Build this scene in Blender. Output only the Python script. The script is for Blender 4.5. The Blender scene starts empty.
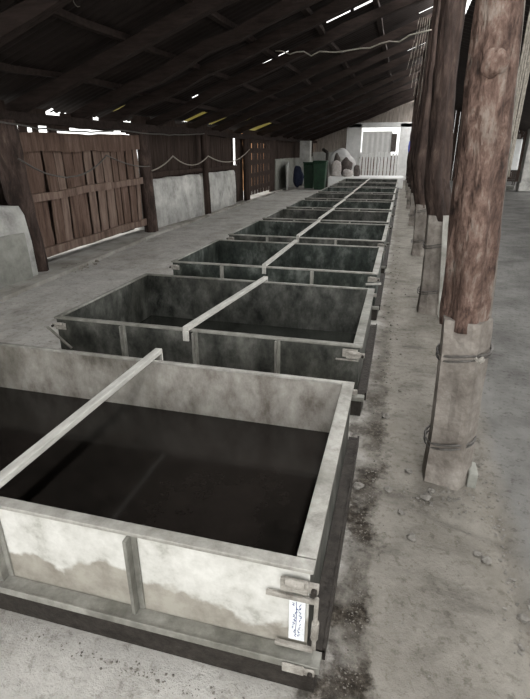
import bpy, bmesh, math, random
from math import sin, cos, pi, atan, hypot, radians
from mathutils import Vector, Matrix, noise
random.seed(7)
S = bpy.context.scene
COL = S.collection

# ---------------------------------------------------------------- camera
F_PX = 485.0
PITCH = atan(199.5 / F_PX)
YAW = atan(140.0 / hypot(F_PX, 199.5))
CAM_H = 1.6
cam = bpy.data.cameras.new('camera')
cam_o = bpy.data.objects.new('camera', cam)
COL.objects.link(cam_o)
cam.sensor_fit = 'VERTICAL'
cam.sensor_height = 24.0
cam.lens = F_PX / 699.0 * 24.0
cam.clip_start = 0.02
cam.clip_end = 300
cam_o.location = (0, 0, CAM_H)
cam_o.rotation_euler = (pi / 2 - PITCH, 0, YAW)
S.camera = cam_o

# ---------------------------------------------------------------- light
world = bpy.data.worlds.new('overcast')
S.world = world
world.use_nodes = True
wn = world.node_tree
bg = wn.nodes['Background']
wtc = wn.nodes.new('ShaderNodeTexCoord')
wsep = wn.nodes.new('ShaderNodeSeparateXYZ')
wr = wn.nodes.new('ShaderNodeValToRGB')
wn.links.new(wtc.outputs['Generated'], wsep.inputs[0])
wn.links.new(wsep.outputs['Z'], wr.inputs[0])
wr.color_ramp.elements[0].position = 0.0
wr.color_ramp.elements[0].color = (0.80, 0.80, 0.78, 1)
wr.color_ramp.elements[1].position = 0.7
wr.color_ramp.elements[1].color = (1.0, 1.0, 1.0, 1)
wn.links.new(wr.outputs[0], bg.inputs['Color'])
bg.inputs['Strength'].default_value = 1.6


def area(name, loc, target, sx, sy, power, col=(1, 1, 1)):
    l = bpy.data.lights.new(name, 'AREA')
    l.shape = 'RECTANGLE'
    l.size = sx
    l.size_y = sy
    l.energy = power
    l.color = col
    o = bpy.data.objects.new(name, l)
    COL.objects.link(o)
    o.location = loc
    d = Vector(target) - Vector(loc)
    o.rotation_euler = d.to_track_quat('-Z', 'Y').to_euler()
    return o


# daylight through the open front of the shed and the roof-ridge gap; unseen side lamp is added fill
area('daylight_front_opening', (-1.2, -2.6, 2.0), (-1.4, 6, 0.2), 6.0, 2.8, 55, (1, 0.99, 0.97))
area('added_side_fill', (6.5, 14.0, 1.3), (0, 14.0, 0.2), 26.0, 2.0, 170, (1, 0.99, 0.97))
area('daylight_ridge_gap', (0.66, 13.5, 4.32), (-4.6, 13.5, 0.6), 33.0, 0.50, 760, (1, 1, 0.99))

S.view_settings.view_transform = 'Standard'
S.view_settings.look = 'None'
S.view_settings.gamma = 1
S.view_settings.use_curve_mapping = False
S.view_settings.exposure = 0.9


# ---------------------------------------------------------------- materials
def new_mat(name):
    m = bpy.data.materials.new(name)
    m.use_nodes = True
    nt = m.node_tree
    return m, nt, nt.nodes['Principled BSDF']


def ramp(nt, stops):
    r = nt.nodes.new('ShaderNodeValToRGB')
    e = r.color_ramp.elements
    while len(e) > 1:
        e.remove(e[-1])
    e[0].position = stops[0][0]
    e[0].color = (*stops[0][1], 1)
    for p, c in stops[1:]:
        n = e.new(p)
        n.color = (*c, 1)
    return r


def noise_mat(name, stops, scale=4.0, rough=0.85, metal=0.0, stretch=(1, 1, 1), detail=8.0, bump=0.3,
              bump_scale=None, stops2=None, scale2=1.0, mix=0.5, spec=0.3, world_co=False, distort=0.0):
    m, nt, b = new_mat(name)
    L = nt.links
    if world_co:
        g = nt.nodes.new('ShaderNodeNewGeometry')
        src = g.outputs['Position']
    else:
        tc = nt.nodes.new('ShaderNodeTexCoord')
        src = tc.outputs['Object']
    mp = nt.nodes.new('ShaderNodeMapping')
    mp.inputs['Scale'].default_value = stretch
    L.new(src, mp.inputs[0])
    n = nt.nodes.new('ShaderNodeTexNoise')
    n.inputs['Scale'].default_value = scale
    n.inputs['Detail'].default_value = detail
    n.inputs['Roughness'].default_value = 0.72
    n.inputs['Distortion'].default_value = distort
    L.new(mp.outputs[0], n.inputs['Vector'])
    r = ramp(nt, stops)
    L.new(n.outputs['Fac'], r.inputs[0])
    out = r.outputs[0]
    if stops2:
        n2 = nt.nodes.new('ShaderNodeTexNoise')
        n2.inputs['Scale'].default_value = scale2
        n2.inputs['Detail'].default_value = 6
        L.new(src, n2.inputs['Vector'])
        r2 = ramp(nt, stops2)
        L.new(n2.outputs['Fac'], r2.inputs[0])
        mx = nt.nodes.new('ShaderNodeMix')
        mx.data_type = 'RGBA'
        mx.blend_type = 'MULTIPLY'
        mx.inputs['Factor'].default_value = mix
        L.new(out, mx.inputs['A'])
        L.new(r2.outputs[0], mx.inputs['B'])
        out = mx.outputs['Result']
    L.new(out, b.inputs['Base Color'])
    b.inputs['Roughness'].default_value = rough
    b.inputs['Metallic'].default_value = metal
    b.inputs['Specular IOR Level'].default_value = spec
    if bump:
        nb = nt.nodes.new('ShaderNodeTexNoise')
        nb.inputs['Scale'].default_value = bump_scale or scale * 3
        nb.inputs['Detail'].default_value = 6
        L.new(mp.outputs[0], nb.inputs['Vector'])
        bp = nt.nodes.new('ShaderNodeBump')
        bp.inputs['Strength'].default_value = bump
        bp.inputs['Distance'].default_value = 0.02
        L.new(nb.outputs['Fac'], bp.inputs['Height'])
        L.new(bp.outputs[0], b.inputs['Normal'])
    return m


def g(v, w=0.0):
    return (v * (1 + w), v, v * (1 - w))


W8 = [(0.35, (0.55, 0.55, 0.55)), (0.62, (1, 1, 1))]
M = {}
M['floor'] = noise_mat('dusty_concrete', [(0.30, (0.20, 0.185, 0.165)), (0.48, (0.36, 0.345, 0.315)), (0.68, (0.47, 0.455, 0.42))],
                       scale=2.2, detail=12, bump=0.5, bump_scale=22, stops2=[(0.33, (0.52, 0.50, 0.46)), (0.52, (1, 1, 1))],
                       scale2=0.9, mix=0.75, world_co=True, rough=0.95, spec=0.1)
M['earth'] = noise_mat('trodden_earth', [(0.32, (0.06, 0.052, 0.043)), (0.52, (0.15, 0.135, 0.115)), (0.70, (0.30, 0.28, 0.25))],
                       scale=14, detail=10, bump=0.9, bump_scale=60, world_co=True, rough=1.0, spec=0.05)
M['plaster'] = noise_mat('old_limewash', [(0.3, (0.26, 0.255, 0.24)), (0.5, (0.46, 0.455, 0.43)), (0.7, (0.62, 0.61, 0.58))],
                         scale=3.0, bump=0.5, bump_scale=14, stops2=W8, scale2=1.6, mix=0.6, world_co=True, rough=0.95, spec=0.1)
M['cement'] = noise_mat('cement_render', [(0.35, (0.20, 0.20, 0.18)), (0.65, (0.30, 0.30, 0.27))], scale=6, bump=0.3,
                        world_co=True, rough=0.95, spec=0.1)
M['casing'] = noise_mat('concrete_casing', [(0.3, (0.13, 0.112, 0.096)), (0.5, (0.24, 0.215, 0.19)), (0.72, (0.37, 0.345, 0.31))],
                        scale=5, bump=0.7, bump_scale=26, stops2=W8, scale2=2.5, mix=0.5, rough=0.95, spec=0.1)
M['post'] = noise_mat('weathered_red_timber', [(0.34, (0.022, 0.015, 0.012)), (0.44, (0.085, 0.052, 0.041)), (0.54, (0.165, 0.108, 0.086)),
                                               (0.64, (0.26, 0.212, 0.18))],
                      scale=7.0, stretch=(1.9, 1.9, 0.8), bump=1.0, bump_scale=30, distort=0.3, rough=0.85,
                      stops2=[(0.38, (0.42, 0.38, 0.36)), (0.55, (1, 1, 1))], scale2=2.6, mix=0.8)
M['post_dark'] = noise_mat('dimmed_brown_timber', [(0.30, (0.014, 0.009, 0.007)), (0.46, (0.040, 0.026, 0.021)), (0.60, (0.080, 0.054, 0.044)), (0.74, (0.15, 0.12, 0.10))],
                      scale=5.0, stretch=(2.2, 2.2, 0.5), bump=0.9, bump_scale=22, distort=0.6, rough=0.85,
                      stops2=[(0.38, (0.42, 0.38, 0.36)), (0.55, (1, 1, 1))], scale2=2.6, mix=0.8)  # darker brown timber, toned down further to offset the ridge lamp on rear posts
M['board_light'] = noise_mat('lighter_brown_boards', [(0.3, (0.075, 0.050, 0.040)), (0.5, (0.165, 0.115, 0.092)), (0.72, (0.26, 0.20, 0.165))],
                       scale=4.0, stretch=(3, 3, 0.35), bump=0.5, bump_scale=20, rough=0.9, spec=0.15, world_co=True)
M['board'] = noise_mat('brown_boards', [(0.3, (0.050, 0.032, 0.024)), (0.5, (0.115, 0.074, 0.057)), (0.72, (0.20, 0.145, 0.118))],
                       scale=4.0, stretch=(3, 3, 0.35), bump=0.5, bump_scale=20, rough=0.9, spec=0.15, world_co=True)
M['dark_board'] = noise_mat('sooty_boards', [(0.3, (0.018, 0.013, 0.011)), (0.7, (0.065, 0.046, 0.038))],
                            scale=4.0, stretch=(3, 3, 0.35), bump=0.4, rough=0.95, spec=0.1, world_co=True)
M['pale_board'] = noise_mat('pale_boards', [(0.3, (0.16, 0.13, 0.11)), (0.7, (0.42, 0.37, 0.33))],
                            scale=4.0, stretch=(3, 3, 0.35), bump=0.3, rough=0.9, world_co=True)
M['rafter'] = noise_mat('sooty_rafter_wood', [(0.3, (0.013, 0.009, 0.0075)), (0.7, (0.042, 0.030, 0.026))], scale=5,
                        stretch=(0.5, 3, 3), bump=0.5, rough=0.9, spec=0.15, world_co=True)
M['roof'] = noise_mat('sooty_corrugated_sheet', [(0.3, (0.009, 0.006, 0.005)), (0.6, (0.022, 0.016, 0.014)), (0.8, (0.048, 0.036, 0.031))],
                      scale=1.6, bump=0.2, rough=0.8, spec=0.2, world_co=True)
M['fibre'] = noise_mat('yellowed_fibreglass', [(0.3, (0.35, 0.33, 0.16)), (0.7, (0.55, 0.52, 0.30))], scale=3, bump=0, rough=0.7)


def translucent(m, fac, col):
    nt = m.node_tree
    out = nt.nodes['Material Output']
    b = nt.nodes['Principled BSDF']
    tr = nt.nodes.new('ShaderNodeBsdfTranslucent')
    tr.inputs['Color'].default_value = (*col, 1)
    mx = nt.nodes.new('ShaderNodeMixShader')
    mx.inputs[0].default_value = fac
    nt.links.new(b.outputs[0], mx.inputs[1])
    nt.links.new(tr.outputs[0], mx.inputs[2])
    nt.links.new(mx.outputs[0], out.inputs['Surface'])


translucent(M['fibre'], .6, (.38, .34, .16))


def steel(name, stops, rough=0.5, metal=0.35, scale=5, dirt=None):
    return noise_mat(name, stops, scale=scale, detail=15, bump=0.35, bump_scale=12, stretch=(1.2, 1.2, .8), rough=rough, metal=metal, spec=0.4,
                     stops2=dirt or [(0.36, (0.42, 0.42, 0.38)), (0.56, (1, 1, 1))], scale2=2.0, mix=0.7)


M['steel_bright'] = steel('pale_limed_steel', [(0.3, (0.33, 0.32, 0.28)), (0.48, (0.60, 0.59, 0.54)), (0.7, (0.76, 0.75, 0.70))], rough=0.5, metal=0.25,
                          dirt=[(0.30, (0.5, 0.48, 0.42)), (0.45, (1, 1, 1))])
M['steel_pale'] = steel('worn_galvanised_steel', [(0.36, (0.15, 0.13, 0.11)), (0.5, (0.30, 0.28, 0.25)), (0.66, (0.44, 0.42, 0.38))], rough=0.6, metal=0.2)
M['steel_dark'] = steel('stained_dark_steel', [(0.36, (0.018, 0.020, 0.017)), (0.5, (0.075, 0.077, 0.068)), (0.68, (0.18, 0.18, 0.162))], rough=0.5, metal=0.3)
M['steel_green'] = steel('greenish_steel', [(0.36, (0.012, 0.017, 0.014)), (0.5, (0.050, 0.060, 0.052)), (0.64, (0.16, 0.175, 0.16))], rough=0.5, metal=0.3)
M['rim'] = steel('worn_rim_steel', [(0.3, (0.19, 0.18, 0.16)), (0.5, (0.35, 0.34, 0.31)), (0.7, (0.48, 0.47, 0.435))], rough=0.55, metal=0.2, scale=9)
M['rim_dark'] = steel('dull_rim_steel', [(0.3, (0.14, 0.135, 0.12)), (0.5, (0.25, 0.245, 0.22)), (0.7, (0.38, 0.375, 0.34))], rough=0.55, metal=0.2, scale=9)
M['iron'] = noise_mat('dark_iron', [(0.3, (0.016, 0.014, 0.012)), (0.7, (0.06, 0.052, 0.045))], scale=20, bump=0.3, rough=0.6, metal=0.5)
M['bracket'] = noise_mat('dusty_bracket_iron', [(0.3, (0.16, 0.145, 0.125)), (0.7, (0.42, 0.40, 0.36))], scale=24, bump=0.4, rough=0.7, metal=0.2)
M['bar'] = noise_mat('pale_crossbar', [(0.3, (0.32, 0.31, 0.285)), (0.7, (0.58, 0.57, 0.53))], scale=8, stretch=(3, 0.6, 3), bump=0.2, rough=0.7)
M['wire'] = noise_mat('old_wire', [(0.3, (0.06, 0.055, 0.05)), (0.7, (0.16, 0.15, 0.14))], scale=30, bump=0, rough=0.6, metal=0.3)
M['rope'] = noise_mat('grey_rope', [(0.3, (0.20, 0.18, 0.15)), (0.7, (0.40, 0.37, 0.32))], scale=60, bump=0.5, rough=0.95)
M['stone'] = noise_mat('dusty_stone', [(0.3, (0.10, 0.093, 0.083)), (0.7, (0.27, 0.255, 0.23))], scale=20, bump=0.5, rough=0.95)
M['crumb'] = noise_mat('dark_crumbs', [(0.3, (0.05, 0.045, 0.04)), (0.7, (0.25, 0.23, 0.20))], scale=30, bump=0.3, rough=0.95, world_co=True)
M['white'] = noise_mat('white_paint', [(0.3, (0.66, 0.655, 0.64)), (0.7, (0.85, 0.845, 0.83))], scale=4, bump=0.1, rough=0.7)
M['plastic'] = noise_mat('pale_plastic_film', [(0.3, (0.42, 0.42, 0.40)), (0.7, (0.66, 0.66, 0.64))], scale=8, bump=0.5, rough=0.5)
M['cloth'] = noise_mat('pale_sheet_cloth', [(0.3, (0.42, 0.41, 0.40)), (0.7, (0.62, 0.61, 0.60))], scale=5, bump=0.2, rough=0.9)
M['sheet'] = noise_mat('thin_sheet_cloth', [(0.3, (0.55, 0.54, 0.53)), (0.7, (0.75, 0.74, 0.73))], scale=5, bump=0.2, rough=0.9)
translucent(M['sheet'], .5, (.62, .62, .61))
M['green'] = noise_mat('green_plastic', [(0.3, (0.006, 0.020, 0.010)), (0.7, (0.014, 0.050, 0.024))], scale=4, bump=0.05, rough=0.5)
M['blue'] = noise_mat('dark_blue_cloth', [(0.3, (0.015, 0.020, 0.045)), (0.7, (0.04, 0.05, 0.09))], scale=6, bump=0.3, rough=0.9)
M['red'] = noise_mat('red_rag', [(0.3, (0.35, 0.03, 0.03)), (0.7, (0.5, 0.06, 0.05))], scale=6, bump=0.1, rough=0.9)
M['blue_rag'] = noise_mat('blue_rag', [(0.3, (0.05, 0.06, 0.25)), (0.7, (0.10, 0.12, 0.38))], scale=6, bump=0.1, rough=0.9)
M['sack'] = noise_mat('dusty_sack', [(0.3, (0.28, 0.25, 0.23)), (0.7, (0.52, 0.49, 0.46))], scale=9, bump=0.5, rough=0.95)
M['brown_sack'] = noise_mat('brown_sack', [(0.3, (0.05, 0.042, 0.038)), (0.7, (0.13, 0.11, 0.10))], scale=9, bump=0.5, rough=0.95)
M['grey_metal'] = noise_mat('grey_cabinet_metal', [(0.3, (0.50, 0.51, 0.51)), (0.7, (0.66, 0.67, 0.67))], scale=4, bump=0.1, rough=0.6)
M['ink'] = noise_mat('blue_marker', [(0.3, (0.03, 0.06, 0.18)), (0.7, (0.07, 0.10, 0.25))], scale=20, bump=0, rough=0.8)
M['paper'] = noise_mat('white_label_strip', [(0.3, (0.55, 0.57, 0.58)), (0.6, (0.80, 0.82, 0.83))], scale=30, bump=0.1, rough=0.6)
M['ochre_backing'] = noise_mat('ochre_gap_backing', [(0.3, (0.45, 0.22, 0.10)), (0.7, (0.62, 0.34, 0.17))], scale=3, bump=0.1, rough=0.9)
M['yard'] = noise_mat('pale_yard_ground', [(0.3, (0.42, 0.41, 0.38)), (0.7, (0.58, 0.57, 0.54))], scale=2, bump=0.1, rough=0.95)


# nearest tank's front sheet: pale lime bloom above a ragged brown tide mark
pm_, nt2, b2 = new_mat('limed_front_sheet')
L2 = nt2.links
tc2 = nt2.nodes.new('ShaderNodeTexCoord')
sp2 = nt2.nodes.new('ShaderNodeSeparateXYZ')
L2.new(tc2.outputs['Object'], sp2.inputs[0])


def n2(scale, detail=12, rough=.7):
    n = nt2.nodes.new('ShaderNodeTexNoise')
    n.inputs['Scale'].default_value = scale
    n.inputs['Detail'].default_value = detail
    n.inputs['Roughness'].default_value = rough
    L2.new(tc2.outputs['Object'], n.inputs['Vector'])
    return n.outputs['Fac']


ra = ramp(nt2, [(0.36, (0.36, 0.355, 0.32)), (0.45, (0.52, 0.515, 0.48)), (0.62, (0.66, 0.655, 0.62))])
L2.new(n2(7), ra.inputs[0])
rb = ramp(nt2, [(0.3, (0.20, 0.18, 0.15)), (0.6, (0.36, 0.34, 0.295))])
L2.new(n2(9), rb.inputs[0])
ma = nt2.nodes.new('ShaderNodeMath')
ma.operation = 'MULTIPLY_ADD'
L2.new(n2(3.2, 6, .55), ma.inputs[0])
ma.inputs[1].default_value = -0.55
L2.new(sp2.outputs['Z'], ma.inputs[2])
rc = ramp(nt2, [(-0.0, (1, 1, 1)), (0.008, (0.75, 0.75, 0.75)), (0.03, (0, 0, 0))])
mb2 = nt2.nodes.new('ShaderNodeMath')
mb2.operation = 'ADD'
L2.new(ma.outputs[0], mb2.inputs[0])
mb2.inputs[1].default_value = 0.045
L2.new(mb2.outputs[0], rc.inputs[0])
mc2 = nt2.nodes.new('ShaderNodeMix')
mc2.data_type = 'RGBA'
L2.new(rc.outputs[0], mc2.inputs['Factor'])
L2.new(ra.outputs[0], mc2.inputs['A'])
L2.new(rb.outputs[0], mc2.inputs['B'])
L2.new(mc2.outputs['Result'], b2.inputs['Base Color'])
b2.inputs['Roughness'].default_value = 0.5
b2.inputs['Metallic'].default_value = 0.15
M['limed'] = pm_


def water_mat(name, c1, c2, rough=0.06):
    m = noise_mat(name, [(0.4, c1), (0.65, c2)], scale=1.6, detail=8, bump=0.0, rough=rough, spec=0.5)
    nt = m.node_tree
    b = nt.nodes['Principled BSDF']
    n = nt.nodes.new('ShaderNodeTexNoise')
    n.inputs['Scale'].default_value = 7
    bp = nt.nodes.new('ShaderNodeBump')
    bp.inputs['Strength'].default_value = 0.08
    bp.inputs['Distance'].default_value = 0.01
    nt.links.new(n.outputs['Fac'], bp.inputs['Height'])
    nt.links.new(bp.outputs[0], b.inputs['Normal'])
    b.inputs['IOR'].default_value = 1.33
    return m


M['water'] = water_mat('dark_brine', (0.008, 0.007, 0.006), (0.018, 0.015, 0.013), 0.12)
M['water2'] = water_mat('dark_green_brine', (0.012, 0.013, 0.011), (0.03, 0.032, 0.027), 0.15)


# ---------------------------------------------------------------- mesh helpers
def box(bm, x0, x1, y0, y1, z0, z1):
    vs = [bm.verts.new(p) for p in ((x0, y0, z0), (x1, y0, z0), (x1, y1, z0), (x0, y1, z0),
                                    (x0, y0, z1), (x1, y0, z1), (x1, y1, z1), (x0, y1, z1))]
    for f in ((0, 3, 2, 1), (4, 5, 6, 7), (0, 1, 5, 4), (1, 2, 6, 5), (2, 3, 7, 6), (3, 0, 4, 7)):
        bm.faces.new([vs[i] for i in f])
    return vs


def frame_axes(d, upv=(0, 0, 1)):
    d = d.normalized()
    u = Vector(upv)
    if abs(d.dot(u)) > 0.98:
        u = Vector((0, 1, 0))
    s = d.cross(u).normalized()
    return d, s, s.cross(d).normalized()


def obar(bm, p, q, w, h, seg=1, jit=0.0, seed=0):
    """rectangular beam between two points, optionally a little crooked"""
    p, q = Vector(p), Vector(q)
    d, s, u = frame_axes(q - p)
    rings = []
    for i in range(seg + 1):
        c = p.lerp(q, i / seg)
        if jit:
            c = c + s * jit * noise.noise(Vector((seed, i * .7, 3.1))) + u * jit * noise.noise(Vector((seed, i * .7, 9.4)))
        k = 1 + (0.25 * noise.noise(Vector((seed * 2.3, i * .9, 1.7))) if jit else 0)
        rings.append([bm.verts.new(c + s * a * w / 2 * k + u * b * h / 2 * k) for a, b in ((-1, -1), (1, -1), (1, 1), (-1, 1))])
    for a, b in zip(rings, rings[1:]):
        for j in range(4):
            bm.faces.new((a[j], a[(j + 1) % 4], b[(j + 1) % 4], b[j]))
    bm.faces.new(rings[0][::-1])
    bm.faces.new(rings[-1])


def tube(bm, pts, r, n=6):
    pts = [Vector(p) for p in pts]
    rings = []
    for i, c in enumerate(pts):
        d = pts[min(i + 1, len(pts) - 1)] - pts[max(i - 1, 0)]
        _, s, u = frame_axes(d)
        rr = r[i] if isinstance(r, (list, tuple)) else r
        rings.append([bm.verts.new(c + (s * cos(2 * pi * k / n) + u * sin(2 * pi * k / n)) * rr) for k in range(n)])
    for a, b in zip(rings, rings[1:]):
        for j in range(n):
            bm.faces.new((a[j], a[(j + 1) % n], b[(j + 1) % n], b[j]))
    bm.faces.new(rings[0][::-1])
    bm.faces.new(rings[-1])


def ring_band(bm, c, rx, ry, tilt, r, n=28, wob=0.0):
    pts = []
    for k in range(n):
        a = 2 * pi * k / n
        pts.append(Vector((c[0] + rx * cos(a), c[1] + ry * sin(a), c[2] + tilt * cos(a) + wob * sin(3 * a))))
    rings = []
    for k in range(n):
        d = pts[(k + 1) % n] - pts[k - 1]
        _, s, u = frame_axes(d)
        rings.append([bm.verts.new(pts[k] + (s * cos(2 * pi * j / 6) + u * sin(2 * pi * j / 6)) * r) for j in range(6)])
    for k in range(n):
        a, b = rings[k], rings[(k + 1) % n]
        for j in range(6):
            bm.faces.new((a[j], a[(j + 1) % 6], b[(j + 1) % 6], b[j]))


def post_shape(bm, path, radii, n=20, rough=0.10, seed=0.0, corner=0.0, sharp=0, zstep=0.06):
    """crooked trunk through path points; corner gives a squarish section; sharp = polygon facets"""
    path = [Vector(p) for p in path]
    segs = []
    for i in range(len(path) - 1):
        m = max(1, int((path[i + 1] - path[i]).length / zstep))
        for k in range(m):
            segs.append((path[i].lerp(path[i + 1], k / m), radii[i] + (radii[i + 1] - radii[i]) * k / m))
    segs.append((path[-1], radii[-1]))
    rings = []
    for c, r in segs:
        ring = []
        for k in range(n):
            a = 2 * pi * k / n + 0.4
            rr = r
            if sharp:
                st = 2 * pi / sharp
                rr = r * cos(st / 2) / cos((a % st) - st / 2)
            elif corner:
                rr = r * (1 + corner * cos(4 * a))
            v = Vector((cos(a) * 1.6, sin(a) * 1.6, c.z * 1.3 + seed * 5))
            rr *= 1 + rough * noise.noise(v) + rough * 0.6 * noise.noise(v * 3.1) * (1 if not sharp else .5)
            rr *= 1 - 0.25 * rough * abs(sin(a * 5 + noise.noise(Vector((0, seed, c.z))) * 2))
            rr *= 1 + rough * .22 * noise.noise(Vector((cos(a) * 9, sin(a) * 9, c.z * 7 + seed)))
            ring.append(bm.verts.new((c.x + cos(a) * rr, c.y + sin(a) * rr, c.z)))
        rings.append(ring)
    for a, b in zip(rings, rings[1:]):
        for j in range(n):
            bm.faces.new((a[j], a[(j + 1) % n], b[(j + 1) % n], b[j]))
    bm.faces.new(rings[0][::-1])
    bm.faces.new(rings[-1])


def lump(bm, c, s, seed=0.0, sub=2, rough=0.3, flat=None):
    before = set(bm.verts)
    bmesh.ops.create_icosphere(bm, subdivisions=sub, radius=1.0)
    for v in [v for v in bm.verts if v not in before]:
        k = 1 + rough * noise.noise(v.co * 1.3 + Vector((seed * 3.7, seed, 0)))
        z = v.co.z * k
        if flat is not None:
            z = max(z, -flat)
        v.co = Vector((c[0] + v.co.x * k * s[0], c[1] + v.co.y * k * s[1], c[2] + z * s[2]))


def obj(name, bm, mat, parent=None, loc=None, smooth=False, bevel=0.0):
    me = bpy.data.meshes.new(name)
    bmesh.ops.recalc_face_normals(bm, faces=bm.faces)
    bm.to_mesh(me)
    bm.free()
    if mat:
        me.materials.append(M[mat] if isinstance(mat, str) else mat)
    if smooth:
        for p in me.polygons:
            p.use_smooth = True
    o = bpy.data.objects.new(name, me)
    COL.objects.link(o)
    if parent:
        o.parent = parent
    if loc:
        o.location = loc
    if bevel:
        b = o.modifiers.new('bevel', 'BEVEL')
        b.width = bevel
        b.segments = 2
        b.limit_method = 'ANGLE'
    return o


def mk(name, fn, mat, parent=None, **k):
    bm = bmesh.new()
    fn(bm)
    return obj(name, bm, mat, parent, **k)


def boxo(name, b, mat, parent=None, bevel=0.0, **k):
    return mk(name, lambda bm: box(bm, *b), mat, parent, bevel=bevel, **k)


def tag(o, label, cat, group=None, kind=None):
    o['label'] = label
    o['category'] = cat
    if group:
        o['group'] = group
    if kind:
        o['kind'] = kind
    return o


def thing(name, label, cat, loc=(0, 0, 0), group=None):
    o = bpy.data.objects.new(name, None)
    o.empty_display_size = 0.1
    COL.objects.link(o)
    o.location = loc
    return tag(o, label, cat, group)


def struct(o):
    o['kind'] = 'structure'
    return o


ROOF_Z0, ROOF_S, EAVE_X = 2.12, 0.37, -5.0


def roof_z(x):
    return ROOF_Z0 + ROOF_S * (x - EAVE_X)


# ================================================================= SETTING
def axis(lo, hi, a, b, fine, coarse):
    v, x = [], lo
    while x < hi:
        v.append(x)
        x += fine if a - 1e-6 <= x < b else coarse
    v.append(hi)
    return v


def floor_h(x, y):
    h = 0.012 * noise.noise(Vector((x * 0.9, y * 0.9, 0))) + 0.004 * noise.noise(Vector((x * 4, y * 4, 2)))
    if -0.2 < x < 1.4 and y < 7:
        h += 0.005 * noise.noise(Vector((x * 13, y * 13, 5)))
        # a broken edge between the walkway beside the tanks and the floor beyond the posts
        e = 0.60 + 0.05 * noise.noise(Vector((0, y * 2.3, 8))) - 0.04 * (y - 1.5)
        d = x - e
        if y < 3.4:
            h -= 0.030 * math.exp(-(d / 0.030) ** 2) * (0.6 + 0.6 * noise.noise(Vector((1, y * 6, 3))))
            h -= 0.006 if d > 0 else 0
        # worn hollow beside the foot of the first post
        h -= 0.034 * math.exp(-((x - 0.40 + 0.25 * (y - 1.95)) / 0.16) ** 2 - ((y - 1.95 + 0.35 * (x - .40)) / 0.022) ** 2)
    return h - 0.012


def build_floor(bm):
    xs = axis(-5.6, 6.6, -0.2, 1.2, 0.025, 0.2)
    ys = axis(-3.4, 31.5, 0.8, 4.0, 0.025, 0.2)
    grid = [[bm.verts.new((x, y, floor_h(x, y))) for x in xs] for y in ys]
    for j in range(len(ys) - 1):
        for i in range(len(xs) - 1):
            bm.faces.new((grid[j][i], grid[j][i + 1], grid[j + 1][i + 1], grid[j + 1][i]))


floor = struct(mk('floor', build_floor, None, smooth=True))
# floor material: dusty concrete, with earth worked in along the tanks, darker grey beyond the posts
fm, nt, fb = new_mat('shed_floor')
L = nt.links
geo = nt.nodes.new('ShaderNodeNewGeometry')
sep = nt.nodes.new('ShaderNodeSeparateXYZ')
L.new(geo.outputs['Position'], sep.inputs[0])


def nz(scale, detail=12, rough=.72, stretch=None):
    n = nt.nodes.new('ShaderNodeTexNoise')
    n.inputs['Scale'].default_value = scale
    n.inputs['Detail'].default_value = detail
    n.inputs['Roughness'].default_value = rough
    if stretch:
        mp = nt.nodes.new('ShaderNodeMapping')
        mp.inputs['Scale'].default_value = stretch
        L.new(geo.outputs['Position'], mp.inputs[0])
        L.new(mp.outputs[0], n.inputs['Vector'])
    else:
        L.new(geo.outputs['Position'], n.inputs['Vector'])
    return n.outputs['Fac']


def math_n(op, a, b=0.0, c=None, clamp=False):
    n = nt.nodes.new('ShaderNodeMath')
    n.operation = op
    n.use_clamp = clamp
    for i, v in enumerate((a, b) if c is None else (a, b, c)):
        if hasattr(v, 'is_output'):
            L.new(v, n.inputs[i])
        else:
            n.inputs[i].default_value = v
    return n.outputs[0]


def mixc(fac, a, b):
    n = nt.nodes.new('ShaderNodeMix')
    n.data_type = 'RGBA'
    if hasattr(fac, 'is_output'):
        L.new(fac, n.inputs['Factor'])
    else:
        n.inputs['Factor'].default_value = fac
    for k, v in (('A', a), ('B', b)):
        if hasattr(v, 'is_output'):
            L.new(v, n.inputs[k])
        else:
            n.inputs[k].default_value = (*v, 1)
    return n.outputs['Result']


r1 = ramp(nt, [(0.28, (0.26, 0.247, 0.228)), (0.47, (0.43, 0.415, 0.386)), (0.70, (0.56, 0.545, 0.51))])
L.new(nz(2.6, 15, .78), r1.inputs[0])
base = r1.outputs[0]
# scuffed streaks
r2 = ramp(nt, [(0.36, (0.62, 0.60, 0.56)), (0.52, (1, 1, 1))])
L.new(nz(0.8, 10, .7, (2.0, 1.0, 1)), r2.inputs[0])
mm = nt.nodes.new('ShaderNodeMix')
mm.data_type = 'RGBA'
mm.blend_type = 'MULTIPLY'
mm.inputs['Factor'].default_value = 0.6
L.new(base, mm.inputs['A'])
L.new(r2.outputs[0], mm.inputs['B'])
base = mm.outputs['Result']
# earth strip: strongest at X ~ -0.02 .. 0.08, ragged
wob = math_n('MULTIPLY', math_n('SUBTRACT', nz(5, 10, .7), 0.5), 0.42)
xw = math_n('ADD', sep.outputs['X'], wob)
dx = math_n('ABSOLUTE', math_n('SUBTRACT', xw, -0.05))
em = math_n('SUBTRACT', 1.0, math_n('DIVIDE', math_n('SUBTRACT', dx, 0.07), 0.05, clamp=True), clamp=True)
re = ramp(nt, [(0.38, (0.022, 0.018, 0.014)), (0.52, (0.075, 0.064, 0.053)), (0.66, (0.23, 0.21, 0.185))])
L.new(nz(34, 12, .75), re.inputs[0])
fade = math_n('SUBTRACT', 1.0, math_n('DIVIDE', math_n('SUBTRACT', sep.outputs['Y'], 1.9), 4.0, clamp=True), clamp=True)
pat = ramp(nt, [(0.38, (0.25, 0.25, 0.25)), (0.55, (1, 1, 1))])
L.new(nz(3.5, 8, .65), pat.inputs[0])
em = math_n('MULTIPLY', math_n('MULTIPLY', em, pat.outputs[0]), math_n('ADD', math_n('MULTIPLY', fade, .85), .12))
base = mixc(em, base, re.outputs[0])
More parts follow.
